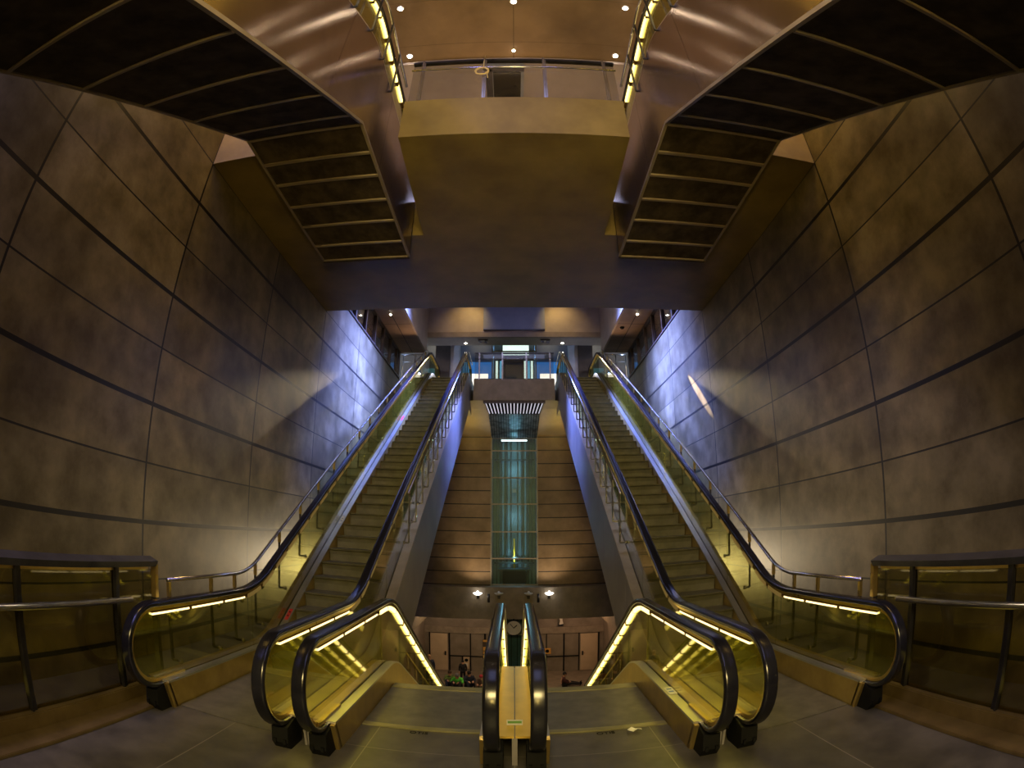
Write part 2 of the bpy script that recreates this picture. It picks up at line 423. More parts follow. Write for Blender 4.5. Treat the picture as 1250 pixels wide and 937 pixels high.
for s, nm in ((-1,'left'),(1,'right')):
    x0, x1 = sorted((s*4.95, s*5.2))
    bm = B(); box(bm, x0,x1, 19.5,29.1, FL,-1.2); struct('wall_lower_'+nm, bm, M['lowerwall'])
    x0, x1 = sorted((s*4.6, s*4.95))
    bm = B(); box(bm, x0,x1, 21,29.05, -3.2,-2.2); struct('trim_lower_beam_'+nm, bm, M['conc'])
bm = B(); box(bm, -5.2,5.2, 5.4,5.6, FL,-.4); struct('wall_lower_front', bm, M['conc'])
# seams of the lower wall
t = 0
for x0,x1,z0,z1 in ((-4.72,-4.67,FL,-4.3),(-3.62,-3.54,FL,-4.3),(-2.44,-2.38,FL,-4.3),(-1.66,-1.55,FL,-4.3),(-3.54,-1.66,-5.72,-5.66),(-2.90,-2.84,FL,-5.72),
                    (1.75,1.80,FL,-4.3),(2.70,2.78,FL,-4.3),(3.55,3.6,FL,-4.3),(1.2,3.6,-5.72,-5.66),(4.66,4.72,FL,-4.3)):
    bm = B(); box(bm, x0,x1, 29.06,29.1, z0,z1); struct('trim_%d' % (t+1), bm, M['black']); t += 1
def door(n, x0, x1, side):
    bm = B(); box(bm, x0,x1, 29.0,29.1, FL+.02,-4.36, .01)
    o = struct('door_%d' % n, bm, M['door'])
    b = B(); hx = x1-.12 if side > 0 else x0+.12
    box(b, hx-.05,hx+.05, 28.97,29.0, FL+.95,FL+1.2, .008); tube(b, [(hx,28.98,FL+1.08),(hx,28.93,FL+1.08),(hx-.12*side,28.93,FL+1.08)], .012)
    link('door_handle', b, M['darksteel'], o)
door(1, -4.64, -3.68, 1); door(2, 3.66, 4.62, -1)
# columns on the upper floor
for s, nm in ((-1,'left'),(1,'right')):
    x0, x1 = sorted((s*2.58, s*3.18)); bm = B(); box(bm, x0,x1, 20.0,20.4, 7.02,9.62, .01); struct('column_dark_'+nm, bm, M['darkcol'])
    x0, x1 = sorted((s*2.2, s*2.58)); bm = B(); box(bm, x0,x1, 20.1,20.4, 7.02,9.62, .01); struct('column_pale_'+nm, bm, M['palecol'])

# ------------------------------------------------------------------ escalators
HS = .635; SK = .535; CL0 = .785
HR = [(a, b) for a, b in rrect(.106, .052, .022)]
def make_escalator(name, label, cx, shift, down=False, overhead=False, inner=1, group=None, stickers=(), led_in='led', led_out='led'):
    """inner = sign of the side that faces the middle of the hall"""
    Y0 = 3.6; CL = .725 if overhead else CL0
    root = empty(name, (cx, Y0+shift, 0)); tag(root, label, 'escalator', group)
    o = lambda y: y-Y0
    if not down:
        zt = RISE
        nose = [(o(3.0),0),(o(5.51),0,1.3),(o(17.68),zt,1.3),(o(21.0),zt)]
        rail_mid = [(o(5.60),.965,1.5),(o(17.76),zt+.965,1.5)]
        rail_end = (o(19.7), zt+.965)
        deckp = [(o(3.62),.27),(o(6.02),.27,1.2),(o(17.8),zt+.24,1.5),(o(19.9),zt+.24)]
    else:
        zt = FL
        Lc = 6.07; Le = Lc+(-zt)/S30
        rail_mid = [(o(6.0),.965,1.3),(o(Le-.1),zt+.965,1.5)]
        rail_end = (o(Le+2.0), zt+.965)
        deckp = [(o(3.62),.27),(o(5.8),.27,1.1),(o(Le+.2),zt+.24,1.5),(o(Le+2.2),zt+.24)]
    ze = rail_end[1]
    R = .3675
    pts = [(o(4.05),.23)]
    start = [Vector((o(4.0),.23)), Vector((o(3.75),.23))]
    arc = [Vector((o(3.56)+R*math.cos(math.radians(a)), .965-R+R*math.sin(math.radians(a)))) for a in range(-90,-271,-10)]
    mid = fillet([(arc[-1].x, arc[-1].y)]+rail_mid+[rail_end], 12)
    arc2 = [Vector((rail_end[0]+R*math.cos(math.radians(a)), ze-R+R*math.sin(math.radians(a)))) for a in range(80,-91,-10)]
    rail = start+arc+mid[1:]+arc2+[Vector((rail_end[0]-.4, ze-2*R))]
    lvl = fillet([(o(3.56),.965)]+rail_mid+[rail_end], 12)     # without the newels
    deck = fillet(deckp, 10)
    gl_top = offset(rail, -.035)   # inside of the loop: path runs bottom -> front -> top so the left normal is outside
    # orientation check: the level part runs +Y, its left normal is +Z (outside)
    gl_poly = dedupe(gl_top[1:]+[p+Vector((0,-.02)) for p in deck[::-1] if o(3.75) < p.x < rail_end[0]-.1])
    ends = [o(3.0)]+[o(3.95+k*1.55) for k in range(1, 40) if o(3.95+k*1.55) < rail_end[0]-1]+[rail_end[0]+1]
    for s in (-1, 1):
        x = s*HS
        bm = B(); sweep(bm, rail, HR, x); link('handrail', bm, M['rubber'], root, True)
        bm = B(); sweep(bm, offset(rail, -.045), [(-.022,-.016),(.022,-.016),(.022,.016),(-.022,.016)], x); link('handrail_guide', bm, M['goldsteel'], root)
        for a, b in zip(ends, ends[1:]):
            p = dedupe(clip(clip(gl_poly, a+.004, True), b-.004, False))
            if len(p) < 3: continue
            bm = B(); prism(bm, p, x-.006, x+.006); link('glass_panel', bm, M['glass'], root)
        # light strip under the handrail: dashes
        rs = resample(offset(lvl, -.085), .05)
        segs = []; acc = 0; cur = [rs[0]]; skip = 0
        for a, b in zip(rs, rs[1:]):
            acc += (b-a).length
            if skip: skip -= 1; continue
            cur.append(b)
            if acc > (.56 if b.x < o(5.3) else .36): segs.append(cur); cur = []; acc = -.05; skip = 0 if b.x < o(5.3) else 1
        level = [g for g in segs if len(g) > 2 and g[-1].x < o(5.55)]
        rest = [g for g in segs if len(g) > 2 and g[-1].x >= o(5.55)]
        key = led_in if s == inner else led_out
        pr = [(-.026,-.022),(.026,-.022),(.026,.022),(-.026,.022)]
        bm = B(); sweep(bm, offset(lvl, -.085), [(-.018,-.012),(.018,-.012),(.018,.02),(-.018,.02)], x)
        for g in level: sweep(bm, g, [(a*.8, b*.42-.004) for a, b in pr], x, 1)
        for g in rest: sweep(bm, g, pr, x, 2)
        link('light_strip', bm, [M['ledgap'], M['ledlevel' if not overhead else key], M[key]], root)
        # inner and outer decks, skirt, cladding
        bm = B(); prof = sorted((s*SK, s*(HS-.012))); sweep(bm, deck, [(prof[0],-.02),(prof[1],-.02),(prof[1],0),(prof[0],0)]); link('inner_deck', bm, M['deck'], root)
        bm = B(); prof = sorted((s*(HS+.012), s*(CL-.004))); sweep(bm, deck, [(prof[0],-.02),(prof[1],-.02),(prof[1],.0),(prof[0],.0)]); link('outer_deck', bm, M['litdeck'] if (s == inner and down) else M['skirt'] if s != inner else M['deckwarm'], root)
        low = .55
        sk = [Vector((p.x, p.y-.02)) for p in deck]
        bot = [Vector((p.x, max(p.y-low, .001) if p.x < o(5.5) else p.y-low)) for p in deck]
        bot[0] = Vector((o(3.70), .001))
        x0, x1 = sorted((s*SK, s*(SK+.02)))
        bm = B()
        for sec in (0,):
            prism(bm, dedupe(sk+bot[::-1]), x0, x1)
        link('skirt_panel', bm, M['skirt'], root)
        # outer cladding down to the truss bottom
        if not down:
            top = [Vector((p.x, p.y-.02)) for p in deck]
            und = fillet([(o(3.64),-.35),(o(7.14),-.35,.1),(o(17.97),RISE-1.12,.05),(o(21.06),RISE-1.12)], 4)
        else:
            top = [Vector((p.x, p.y-.02)) for p in deck]
            und = fillet([(o(3.64),-.35),(o(5.0),-.75,.5),(o(Le-1.2),zt-.55,.5),(o(Le+2),zt-.2)], 4)
        tp = top+[Vector((und[-1].x, top[-1].y))]
        fr = [Vector((o(3.66), und[0].y))]
        cl = dedupe(tp+und[::-1]+fr)
        mt = M['cladup'] if overhead else M['clad']
        x0, x1 = sorted((s*(CL-.02), s*CL))
        ys = [o(3.0)]+[o(3.66+k*1.9) for k in range(1, 10)]+[o(24)]
        for a, b in zip(ys, ys[1:]):
            p = dedupe(clip(clip(cl, a+.003, True), b-.003, False))
            if len(p) < 3: continue
            bm = B(); prism(bm, p, x0, x1); link('cladding_panel', bm, mt, root)
        # newel base box
        bm = B()
        prism(bm, [(o(3.50),.0),(o(3.45),.07),(o(3.47),.20),(o(3.60),.235),(o(3.72),.235),(o(3.72),0)], x-.068, x+.068)
        for k in (-.04,.04): box(bm, x+k-.012,x+k+.012, o(3.435),o(3.46), .06,.10)
        link('newel_base', bm, M['black'], root)
        bm = B(); x0, x1 = sorted((s*SK, s*(SK+.035))); prism(bm, [(o(3.66),0),(o(3.58),.25),(o(3.64),.25),(o(3.72),0)], x0, x1); link('skirt_end_cap', bm, M['skirt'], root)
    if not overhead:
        # landing plate, comb, steps
        bm = B(); box(bm, -SK+.01,SK-.01, o(4.35 if down else 3.75),o(5.47 if down else 5.3), .001,.012); link('landing_plate', bm, M['plate'], root)
        bm = B(); box(bm, -SK+.01,SK-.01, o(5.47 if down else 5.3),o(5.62 if down else 5.5), .001,.02, .004); link('comb_plate', bm, M['comb'], root)
        if down:
            bm = B(); box(bm, -SK+.01,SK-.01, o(4.28),o(4.35), .001,.015); link('plate_edge', bm, M['comb'], root)
    if not down and not overhead:
        prof = [(0,0),(.006,-.022),(.03,-.035),(.045,-.10),(.05,-.215),(.09,-.215),(.06,-.05),(.40,-.035),(.40,0)]
        me = None
        for k in range(1, 36):
            z = .2*k; y = 5.51+.3466*k
            if k == 1: z, y = .10, 5.72
            if k == 2: z, y = .34, 6.14
            if k == 35: z = RISE-.03
            if me is None:
                bm = B(); prism(bm, prof, -SK+.008, SK-.008); so = link('step', bm, M['step'], root); me = so.data
            else:
                so = bpy.data.objects.new('step', me); COL.objects.link(so); so.parent = root
            so.location = (0, o(y), z)
    if down:
        bm = B(); st = [(o(5.6),-.02)]
        z = -.02; y = 5.6
        for k in range(1, 33):
            y += .06 if k < 2 else .3466; st.append((o(y), z)); z -= .2; st.append((o(y), z))
        prism(bm, st+[(o(y+.6), z),(o(y+.6), z-.3),(o(5.6),-.5)], -SK+.008, SK-.008); link('step_band', bm, M['step'], root)
    # underside
    if not down:
        und = [Vector((o(3.64),-.35)), Vector((o(7.14),-.35)), Vector((o(17.97),RISE-1.12)), Vector((o(21.06),RISE-1.12))]
        bm = B(); sweep(bm, und, [(-CL+.02,.0),(CL-.02,.0),(CL-.02,.03),(-CL+.02,.03)])
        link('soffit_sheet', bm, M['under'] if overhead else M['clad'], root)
        if overhead:
            for s in (-1, 1):
                bm = B(); x0, x1 = sorted((s*(CL-.028), s*(CL+.006))); sweep(bm, und[1:], [(x0,-.014),(x1,-.014),(x1,.02),(x0,.02)]); link('edge_rail', bm, M['rib'], root)
            yl = [4.04,4.54,4.99,5.52,6.04,6.62,7.10]
            for y in yl:
                bm = B(); box(bm, -CL+.03,CL-.03, o(y-shift)-.02,o(y-shift)+.02, RISE-1.12-.025,RISE-1.12+.01); link('soffit_rib', bm, M['rib'], root)
            a, b = und[1], und[2]; d = (b-a).normalized(); nrm = Vector((-d.y, d.x))
            for k in range(0, 14):
                c = b-d*(.40 if k == 0 else .40+.82*k)
                bm = B(); q = [c-d*.016-nrm*.018, c+d*.016-nrm*.018, c+d*.016+nrm*.01, c-d*.016+nrm*.01]
                prism(bm, q, -CL+.03, CL-.03); link('soffit_rib', bm, M['rib'], root)
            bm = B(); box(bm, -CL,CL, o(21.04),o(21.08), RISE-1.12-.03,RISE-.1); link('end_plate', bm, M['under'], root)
    for (s, y, w, l, key) in stickers:
        z = zat(deck, o(y)); z2 = zat(deck, o(y+l))
        bm = B(); x0, x1 = s*(SK+.02), s*(SK+.02+w); x0, x1 = min(x0,x1), max(x0,x1)
        prism(bm, [(o(y),z+.002),(o(y+l),z2+.002),(o(y+l),z2+.004),(o(y),z+.004)], x0, x1)
        lb = link('warning_sticker', bm, M[key], root)
        for j in range(2):
            bm = B(); yy = y+l*(.3+.35*j); za = zat(deck, o(yy)); zb = zat(deck, o(yy+l*.12))
            prism(bm, [(o(yy),za+.004),(o(yy+l*.12),zb+.004),(o(yy+l*.12),zb+.006),(o(yy),za+.006)], x0+.015, x1-.015)
            link('sticker_print', bm, M['blue' if key == 'white' else 'black'], lb)
    return root

esc = {}
for s, side in ((-1,'left'),(1,'right')):
    make_escalator('escalator', 'ascending escalator beside the %s concrete wall, dark steps rising to the upper floor' % side, s*2.365, 0, inner=-s,
        stickers=[(s,6.35,.05,.2,'red'),(s,8.6,.05,.2,'white'),(s,13.2,.05,.3,'red')] if s < 0 else [(s,5.9,.07,.3,'white')], led_in='leddim', led_out='leddim')
    make_escalator('escalator', 'descending escalator %s of the hall centre, yellow-lit glass newel loop, going down' % side, s*.785, 0, down=True, inner=-s,
        stickers=[] if s < 0 else [(s,4.35,.075,.22,'white')])
    make_escalator('escalator', 'overhead flight at upper %s, dark ribbed underside and shiny bronze side, joining the bridge' % side, s*2.365, -13.94, overhead=True, inner=-s, led_in='led', led_out='leddim')

# lettering on the two landing plates
for x in (-.80, .76):
    cu = bpy.data.curves.new('lettering', 'FONT'); cu.body = 'OTIS'; cu.size = .075; cu.extrude = .001; cu.align_x = 'CENTER'
    tmp = bpy.data.objects.new('lettering_tmp', cu); COL.objects.link(tmp)
    dg = bpy.context.evaluated_depsgraph_get(); me = bpy.data.meshes.new_from_object(tmp.evaluated_get(dg))
    bpy.data.objects.remove(tmp)
    o = bpy.data.objects.new('lettering', me); COL.objects.link(o); me.materials.clear(); me.materials.append(M['black'])
    par = [q for q in bpy.data.objects if q.name.startswith('escalator') and q.parent is None and abs(q.location.x-(.785 if x > 0 else -.785)) < .01][0]
    plate = [c for c in par.children if c.name.startswith('landing_plate')][0]
    o.parent = plate
    o.location = (x-par.location.x, 4.20-par.location.y, .0025)

# ------------------------------------------------------------------ guard rails
def guard_rail(label, x, s, level, c, y0, y1, ys, drop, group, upper=True, zoff=0, topc=None):
    """s: +1 when the glass lies on the +X side"""
    root = empty('guard_rail', (x, y0, 0)); tag(root, label, 'railing', group)
    if level is not None:
        path = fillet([(y0,level),(7+(level-c)/S30,level,1.2),(y1,c+S30*(y1-7),.8),(y1+1.6,c+S30*(y1-7))], 8)
    else:
        path = fillet([(y0,c+S30*(y0-7)),(y1,c+S30*(y1-7),.8),(y1+1.6,c+S30*(y1-7))], 8)
    bm = B(); tube(bm, [(0,p.x-y0,p.y) for p in path], .021, 10); link('top_rail', bm, M['steel'], root, True)
    for y in ys:
        z = zat(path, y)
        br = B(); g = s*.085
        box(br, -.012,.012, y-y0-.012,y-y0+.012, z-drop,z)
        box(br, min(0,g),max(0,g), y-y0-.01,y-y0+.01, z-drop-.012,z-drop+.012)
        b = link('bracket', br, M['darksteel'], root)
        cb = B(); lathe(cb, [(.028,0),(.028,.02),(.018,.03)], (g, y-y0, z-drop), 'X', 12); link('clamp', cb, M['steel'], b)
        if upper:
            ub = B(); box(ub, -.016,.016, y-y0-.018,y-y0+.018, z-.16,z-.02); link('bracket_plate', ub, M['goldsteel'], b)
            cb = B(); tube(cb, [(0,y-y0,z-.3),(g,y-y0,z-.3)], .009); lathe(cb, [(.026,0),(.026,.02),(.016,.03)], (g, y-y0, z-.3), 'X', 12); link('clamp', cb, M['steel'], b)
    return root
ysO = [4.02,4.80,5.32,5.85,6.56]+[6.56+.72*k for k in range(1, 16)]
ysI = [8.0+.58*k for k in range(0, 17)]
for s, side in ((-1,'left'),(1,'right')):
    guard_rail('stainless guard rail between the ascending escalator and the %s wall' % side, s*3.13, -s, 1.13, 1.90, 4.0, 17.6, ysO, .78, 'guard rails beside the walls')
    guard_rail('thin guard rail with L brackets above the grey side cladding, %s ascending escalator' % side, s*1.61, s, None, 1.80, 7.9, 17.7, ysI, .82, 'guard rails along the void', upper=False)
# overhead guard rails beside the bridge flights
for s, side in ((-1,'left'),(1,'right')):
    g = guard_rail('thin guard rail with brackets along the overhead %s flight next to the bridge' % side, s*1.61, s, None, 1.80+S30*13.94, -.6, 3.76, [-.2,.5,1.1,1.7,2.3,2.9,3.5,4.1,4.7], .82, 'guard rails of the overhead flights', upper=False)
for s, side in ((-1,'left'),(1,'right')):
    x = s*1.6
    root = empty('guard_rail', (x, 7.0, 0)); tag(root, 'low guard rail frame behind the glass of the descending escalator, lower %s' % side, 'railing', 'guard rails of the descending escalators')
    zr = lambda y: .48-S30*(y-6.843)
    bm = B(); tube(bm, [(0,y-7.0,zr(y)-.15) for y in (7.0,8,9,10,12,14)], .02); link('top_rail', bm, M['goldsteel'], root, True)
    for y in (7.1,7.75,8.4,9.05,9.7,10.35):
        bm = B(); z = zr(y)-.15; box(bm, -.012,.012, y-7.012,y-6.988, z-.7,z); box(bm, min(0,-s*.08),max(0,-s*.08), y-7.01,y-6.99, z-.71,z-.69); link('bracket', bm, M['goldsteel'], root)

# ------------------------------------------------------------------ glass balustrades in the foreground
for s, side in ((-1,'left'),(1,'right')):
    x = s*3.32
    root = empty('glass_balustrade', (x, 2.0, 0)); tag(root, 'dark glass balustrade with wide metal cap and handrail in front of the %s wall' % side, 'balustrade', 'glass balustrades in the foreground')
    Y = lambda y: y-2.0
    bm = B(); prism(bm, [(-.06,1.235),(.09*1,1.235),(.10,1.29),(.02,1.325),(-.09,1.29)] if s > 0 else [(.06,1.235),(-.09,1.235),(-.10,1.29),(-.02,1.325),(.09,1.29)], Y(-1.5), Y(3.98), 'Y'); link('cap_rail', bm, M['capsteel'], root)
    bm = B(); box(bm, -.02,.02, Y(-1.4),Y(3.9), 1.205,1.235); link('cap_light_channel', bm, M['leddim2'] if 'leddim2' in M else M['goldsteel'], root)
    bm = B(); box(bm, -.07,.07, Y(-1.5),Y(3.75), 0,.15, .01); link('base_kerb', bm, M['kerb'], root)
    bm = B(); a, b = sorted((-s*.07, -s*.30)); box(bm, a,b, Y(-1.5),Y(3.75), 0,.03, .005); link('floor_trim', bm, M['kerb'], root)
    for y in (-.1,1.05,2.24,3.42):
        bm = B(); box(bm, -.03,.03, Y(y)-.012,Y(y)+.035, .10,1.24); box(bm, -s*.03-.02,-s*.03+.02, Y(y)-.03,Y(y)-.012, .02,1.24); po = link('post', bm, M['darksteel'], root)
        bm = B(); tube(bm, [(-s*.03,Y(y),.93),(-s*.11,Y(y),.95)], .012); link('rail_bracket', bm, M['steel'], po)
    for a, b in ((-1.4,-.12),(-.06,1.03),(1.09,2.22),(2.28,3.40),(3.46,3.96)):
        bm = B(); box(bm, -.008,.008, Y(a),Y(b), .15,1.205); link('glass_panel', bm, M['glasspan'], root)
    bm = B(); tube(bm, [(-s*.12,Y(-1.5),.965),(-s*.12,Y(3.52),.965)], .027, 12); link('handrail', bm, M['steel'], root, True)
    bm = B(); box(bm, -.035,.035, Y(4.0),Y(4.05), .93,1.25, .004); link('end_post', bm, M['goldsteel'], root)
    bm = B(); box(bm, -.03,.03, Y(4.0),Y(4.05), .12,.93); link('end_post_lower', bm, M['darksteel'], root)

# ------------------------------------------------------------------ balcony and bridge railings
def railing(name, label, y, z0, xs, half, topz, midz, mat_top, panels, group=None):
    root = empty(name, (0, y, z0)); tag(root, label, 'railing', group)
    bm = B(); box(bm, -half,half, -.035,.035, topz-z0-.05,topz-z0, .01); link('top_rail', bm, mat_top, root)
    bm = B(); tube(bm, [(-half,-.05,midz-z0),(half,-.05,midz-z0)], .014); link('middle_rail', bm, M['steel'], root, True)
    for x in xs:
        bm = B(); box(bm, x-.014,x+.014, -.05,-.02, -.02,topz-z0); box(bm, x+.02,x+.035, -.05,-.02, -.02,topz-z0-.05); link('post', bm, M['steel'], root)
    ed = [-half]+list(xs)+[half]
    for a, b in zip(ed, ed[1:]):
        if b-a < .05: continue
        bm = B(); box(bm, a+.012,b-.012, -.006,.006, .03,topz-z0-.06); link('glass_panel', bm, panels, root)
    bm = B(); box(bm, -half,half, -.03,.03, 0,.03); link('bottom_channel', bm, M['darksteel'], root)
    return root
railing('bridge_railing', 'glass railing with dark top rail on the front edge of the overhead bridge', 4.88, 7.02, (-1.27,-.41,.41,1.25), 1.42, 7.95, 7.72, M['darksteel'], M['glassgrey'])
railing('balcony_railing', 'railing with steel posts on the far balcony above the lift canopy', 18.05, 7.02, (-1.26,-.43,.43,1.28), 1.43, 8.03, 7.78, M['darksteel'], M['glassgrey'])
for s, side in ((-1,'left'),(1,'right')):
    root = empty('landing_railing', (s*3.7, 18.2, 7.02)); tag(root, 'short dark railing at the top landing next to the %s window strip' % side, 'railing', 'landing railings')
    bm = B(); tube(bm, [(-.45,0,1.0),(.45,0,1.0)], .02); link('top_rail', bm, M['steel'], root, True)
    bm = B(); tube(bm, [(-.45,0,.72),(.45,0,.72)], .014); link('middle_rail', bm, M['steel'], root, True)
    for xx in (-.4,.05,.42):
        bm = B(); box(bm, xx-.013,xx+.013, -.013,.013, -.75,1.0); link('post', bm, M['steel'], root)
# cable coil on the bridge railing
bm = B()
pts = []
for k in range(0, 91):
    a = k/90*2*PI*3; r = .085+.012*math.sin(k*.37)
    pts.append((-.435+r*math.cos(a)*1.05+.01*math.sin(k*.21), 4.80-.004*math.sin(k), 7.60+r*math.sin(a)*.85))
pts += [(-.36,4.80,7.52),(-.35,4.80,7.44)]
tube(bm, pts, .006, 6)
tube(bm, [(-.41,4.79,7.66),(-.41,4.79,7.8),(-.40,4.81,7.97),(-.40,4.90,7.97)], .006, 6)
tag(link('cable_coil', bm, M['cable'], smooth=True), 'coil of yellow cable hanging from the bridge railing', 'cable')

# dark shop front in the gallery seen through the bridge glass
root = empty('ceiling_hatch', (-.20, 7.2, 10.12)); tag(root, 'black glossy hatch with a pale frame above the bridge, seen through its railing', 'hatch')
bm = B(); box(bm, -.34,.40, -.50,.75, -.05,0, .008); link('frame', bm, M['headpanel'], root)
bm = B(); box(bm, -.20,.34, -.30,.70, -.075,-.05); link('dark_pane', bm, M['shop'], root)
bm = B(); box(bm, -.34,-.215, -.40,.72, -.08,-.05); box(bm, -.34,.40, -.42,-.33, -.08,-.05); link('cross_bar', bm, M['darksteel'], root)
bm = B(); box(bm, -4.1,4.1, 6.62,10.1, 10.12,10.2); struct('ceiling_reflection_panel', bm, mat('lilac_grey_reflection', (.30,.25,.23), (.38,.32,.30), rough=.55, scale=1.2))  # lighter panel added; grey-lilac reflection of the railing glass put into its colour

# ------------------------------------------------------------------ downlights
def downlight(label, x, y, z, r, key, group):
    root = empty('downlight', (x, y, z)); tag(root, label, 'lamp', group)
    bm = B(); lathe(bm, [(r*.75,-.012),(r,-.012),(r*1.1,0),(r*.75,0)], (0,0,0)); link('trim_ring', bm, M['white'], root, True)
    bm = B(); lathe(bm, [(r*.05,-.03),(r*.5,-.025),(r*.74,-.008),(r*.74,.0)], (0,0,0)); link('lens', bm, M[key], root, True)
    return root
pos = [('first row, left','nearest row',-2.0,5.22),('first row, middle','',0.0,5.2),('first row, right','',1.98,5.22),('second row, left','',-2.0,6.45),('second row, middle','',0,6.42),('second row, right','',1.96,6.45)]
lab = ['small round downlight above the left overhead flight, at the top edge','round downlight in the brown ceiling straight above the bridge','small round downlight above the right overhead flight, at the top edge',
       'round downlight at the left end of the bridge railing','round downlight just over the middle of the bridge railing','round downlight at the right end of the bridge railing']
for (a, b, x, y), l in zip(pos, lab):
    downlight(l, x, y, 10.2, .065 if 'middle' not in a or 'first' in a else .04, 'bulb', 'downlights over the bridge')
for s, side in ((-1,'left'),(1,'right')):
    downlight('small downlight in the brown side ceiling by the %s window strip' % side, s*3.72, 14.3, 8.0, .05, 'bulb', 'downlights of the side ceilings')
    downlight('downlight under the header above the top of the inner %s handrail' % side, s*1.82, 18.62, 8.62, .07, 'bulb', 'downlights under the header')
bm = B(); lathe(bm, [(.05,-.06),(.07,-.03),(.08,0)], (3.45,15.4,8.0)); tag(link('smoke_detector', bm, M['black'], smooth=True), 'dark round smoke detector on the right side ceiling', 'smoke detector')
for s, side in ((-1,'left'),(1,'right')):
    root = empty('ceiling_speaker', (s*1.15, 18.25, 8.60)); tag(root, 'small grey spotlight pair under the header on the %s' % side, 'spotlight', 'spotlights under the header')
    for k in range(2):
        bm = B(); tube(bm, [(-.12+.2*k-.03,.1*k,-.05),(-.12+.2*k+.08,.1*k,-.075)], .035); link('spot_head', bm, M['headpanel'], root, True)
    bm = B(); box(bm, -.18,.18, -.02,.12, -.02,.02); link('mount', bm, M['darksteel'], root)

# ------------------------------------------------------------------ window strips above the walls
n = 0
for s, side in ((-1,'left'),(1,'right')):
    n += 1
    bm = B(); box(bm, min(s*4.19,s*4.21),max(s*4.19,s*4.21), 10.4,17.85, 7.04,7.99)
    w = struct('window_%d' % n, bm, M['glassupper'])
    for k, y in enumerate((10.4,11.35,12.31,13.3,14.35,15.36,16.4,17.39,17.8)):
        bm = B(); box(bm, min(s*4.14,s*4.24),max(s*4.14,s*4.24), y-.045,y+.045, 7.02,8.0); link('window_mullion', bm, M['darkcol'], w)
    bm = B(); box(bm, min(s*4.12,s*4.24),max(s*4.12,s*4.24), 10.4,17.85, 7.0,7.05); link('window_sill', bm, M['darkcol'], w)
    bm = B(); box(bm, min(s*4.12,s*4.24),max(s*4.12,s*4.24), 10.4,17.85, 7.97,8.0); link('window_head', bm, M['darkcol'], w)
    bm = B(); box(bm, min(s*7,s*7.2),max(s*7,s*7.2), 10.3,36, 7.0,10.0); struct('wall_gallery_'+side, bm, M['conc'])
    bm = B(); box(bm, min(s*4.45,s*7.2),max(s*4.45,s*7.2), 10.3,19.6, 6.8,7.0); struct('floor_gallery_'+side, bm, M['conc'])
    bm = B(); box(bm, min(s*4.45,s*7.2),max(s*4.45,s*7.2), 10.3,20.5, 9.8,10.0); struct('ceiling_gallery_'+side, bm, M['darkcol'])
    for k, (y, z, r, key) in enumerate(((12.0,8.9,.10,'bulbsmall'),(13.1,8.5,.07,'bulbsmall'),(14.3,8.35,.18,'cream'),(15.6,8.2,.07,'bulbsmall'),(16.6,8.45,.17,'cream'),(17.6,8.0,.26,'cyanwin'),(18.6,8.3,.24,'cream'))):
        bm = B(); lathe(bm, [(r,-.0),(r*.8,.05),(r*.2,.07)], (s*6.95-(.05*s), y, z), 'X', 14)
        lb = link('wall_lamp', bm, M[key], smooth=True)
        tag(lb, 'small round lamp glowing behind the %s window strip' % side, 'lamp', 'lamps behind the %s window strip' % side)

# ------------------------------------------------------------------ lift
root = empty('glass_lift', (0, 20.0, FL)); tag(root, 'teal glass lift shaft with steel transoms in the middle of the back wall', 'lift')
Z = lambda z: z-FL
for s in (-1, 1):
    for y in (0.0, 1.55):
        bm = B(); box(bm, s*.87-.025,s*.87+.025, y-.025,y+.025, 0,Z(9.55)); link('corner_post', bm, M['shaftsteel'] if y == 0 else M['shaftrail'], root)
    bm = B(); box(bm, s*.87-.006,s*.87+.006, .03,1.52, 0,Z(9.5)); link('side_glass', bm, M['glassblue'], root)
zs = [-6.55,-4.4,-2.4,-1.42,-.42,.60,1.63,2.69,3.70,4.74,5.24,7.05,8.75,9.5]
for z in zs:
    bm = B(); box(bm, -.85,.85, -.03,.03, Z(z)-.025,Z(z)+.025, .005); link('transom', bm, M['shaftsteel'], root)
for a, b in zip(zs, zs[1:]):
    bm = B(); box(bm, -.845,.845, -.008,.008, Z(a)+.03,Z(b)-.03); link('glass_panel', bm, M['glassblue'], root)
bm = B(); box(bm, -.95,.95, 1.55,1.62, 0,Z(6.2)); link('shaft_back', bm, M['teal'], root)
for x in (-.70,-.56,-.50,-.30,-.12,.12,.30,.50,.56,.70):
    bm = B(); w = .035 if abs(x) in (.56,.30) else .015; box(bm, x-w,x+w, 1.35,1.55, 0,Z(6.2)); link('guide_rail', bm, M['shaftrail'], root)
bm = B(); box(bm, -.5,.5, .25,.33, Z(5.17),Z(5.21)); link('shaft_light', bm, M['lampon'], root)
for z in (4.45,.02+.33,-.05+.6):
    bm = B(); box(bm, -.78,.78, .7,.78, Z(z),Z(z)+.06); link('cross_beam', bm, M['shaftrail'], root)
car = B(); box(car, -.45,.45, .3,1.3, Z(-1.3),Z(.10), .03); car_o = link('lift_car', car, M['black'], root)
bm = B(); box(bm, -.62,.62, .35,1.2, Z(.10),Z(.16)); link('car_frame', bm, M['shaftrail'], car_o)
bm = B(); tube(bm, [(0,.8,Z(.1)),(0,.8,Z(1.35))], .035); link('piston', bm, M['yellow'], root, True)
bm = B(); box(bm, -.07,.07, .25,.26, Z(3.15),Z(3.29)); link('notice', bm, M['white'], root)
bm = B(); box(bm, -.42,.42, -.05,-.03, Z(FL),Z(-4.45)); link('lift_door', bm, M['headpanel'], root)
bm = B(); box(bm, -.36,.36, .25,.33, Z(7.05),Z(8.65)); link('upper_lift_door', bm, M['darkcol'], root)
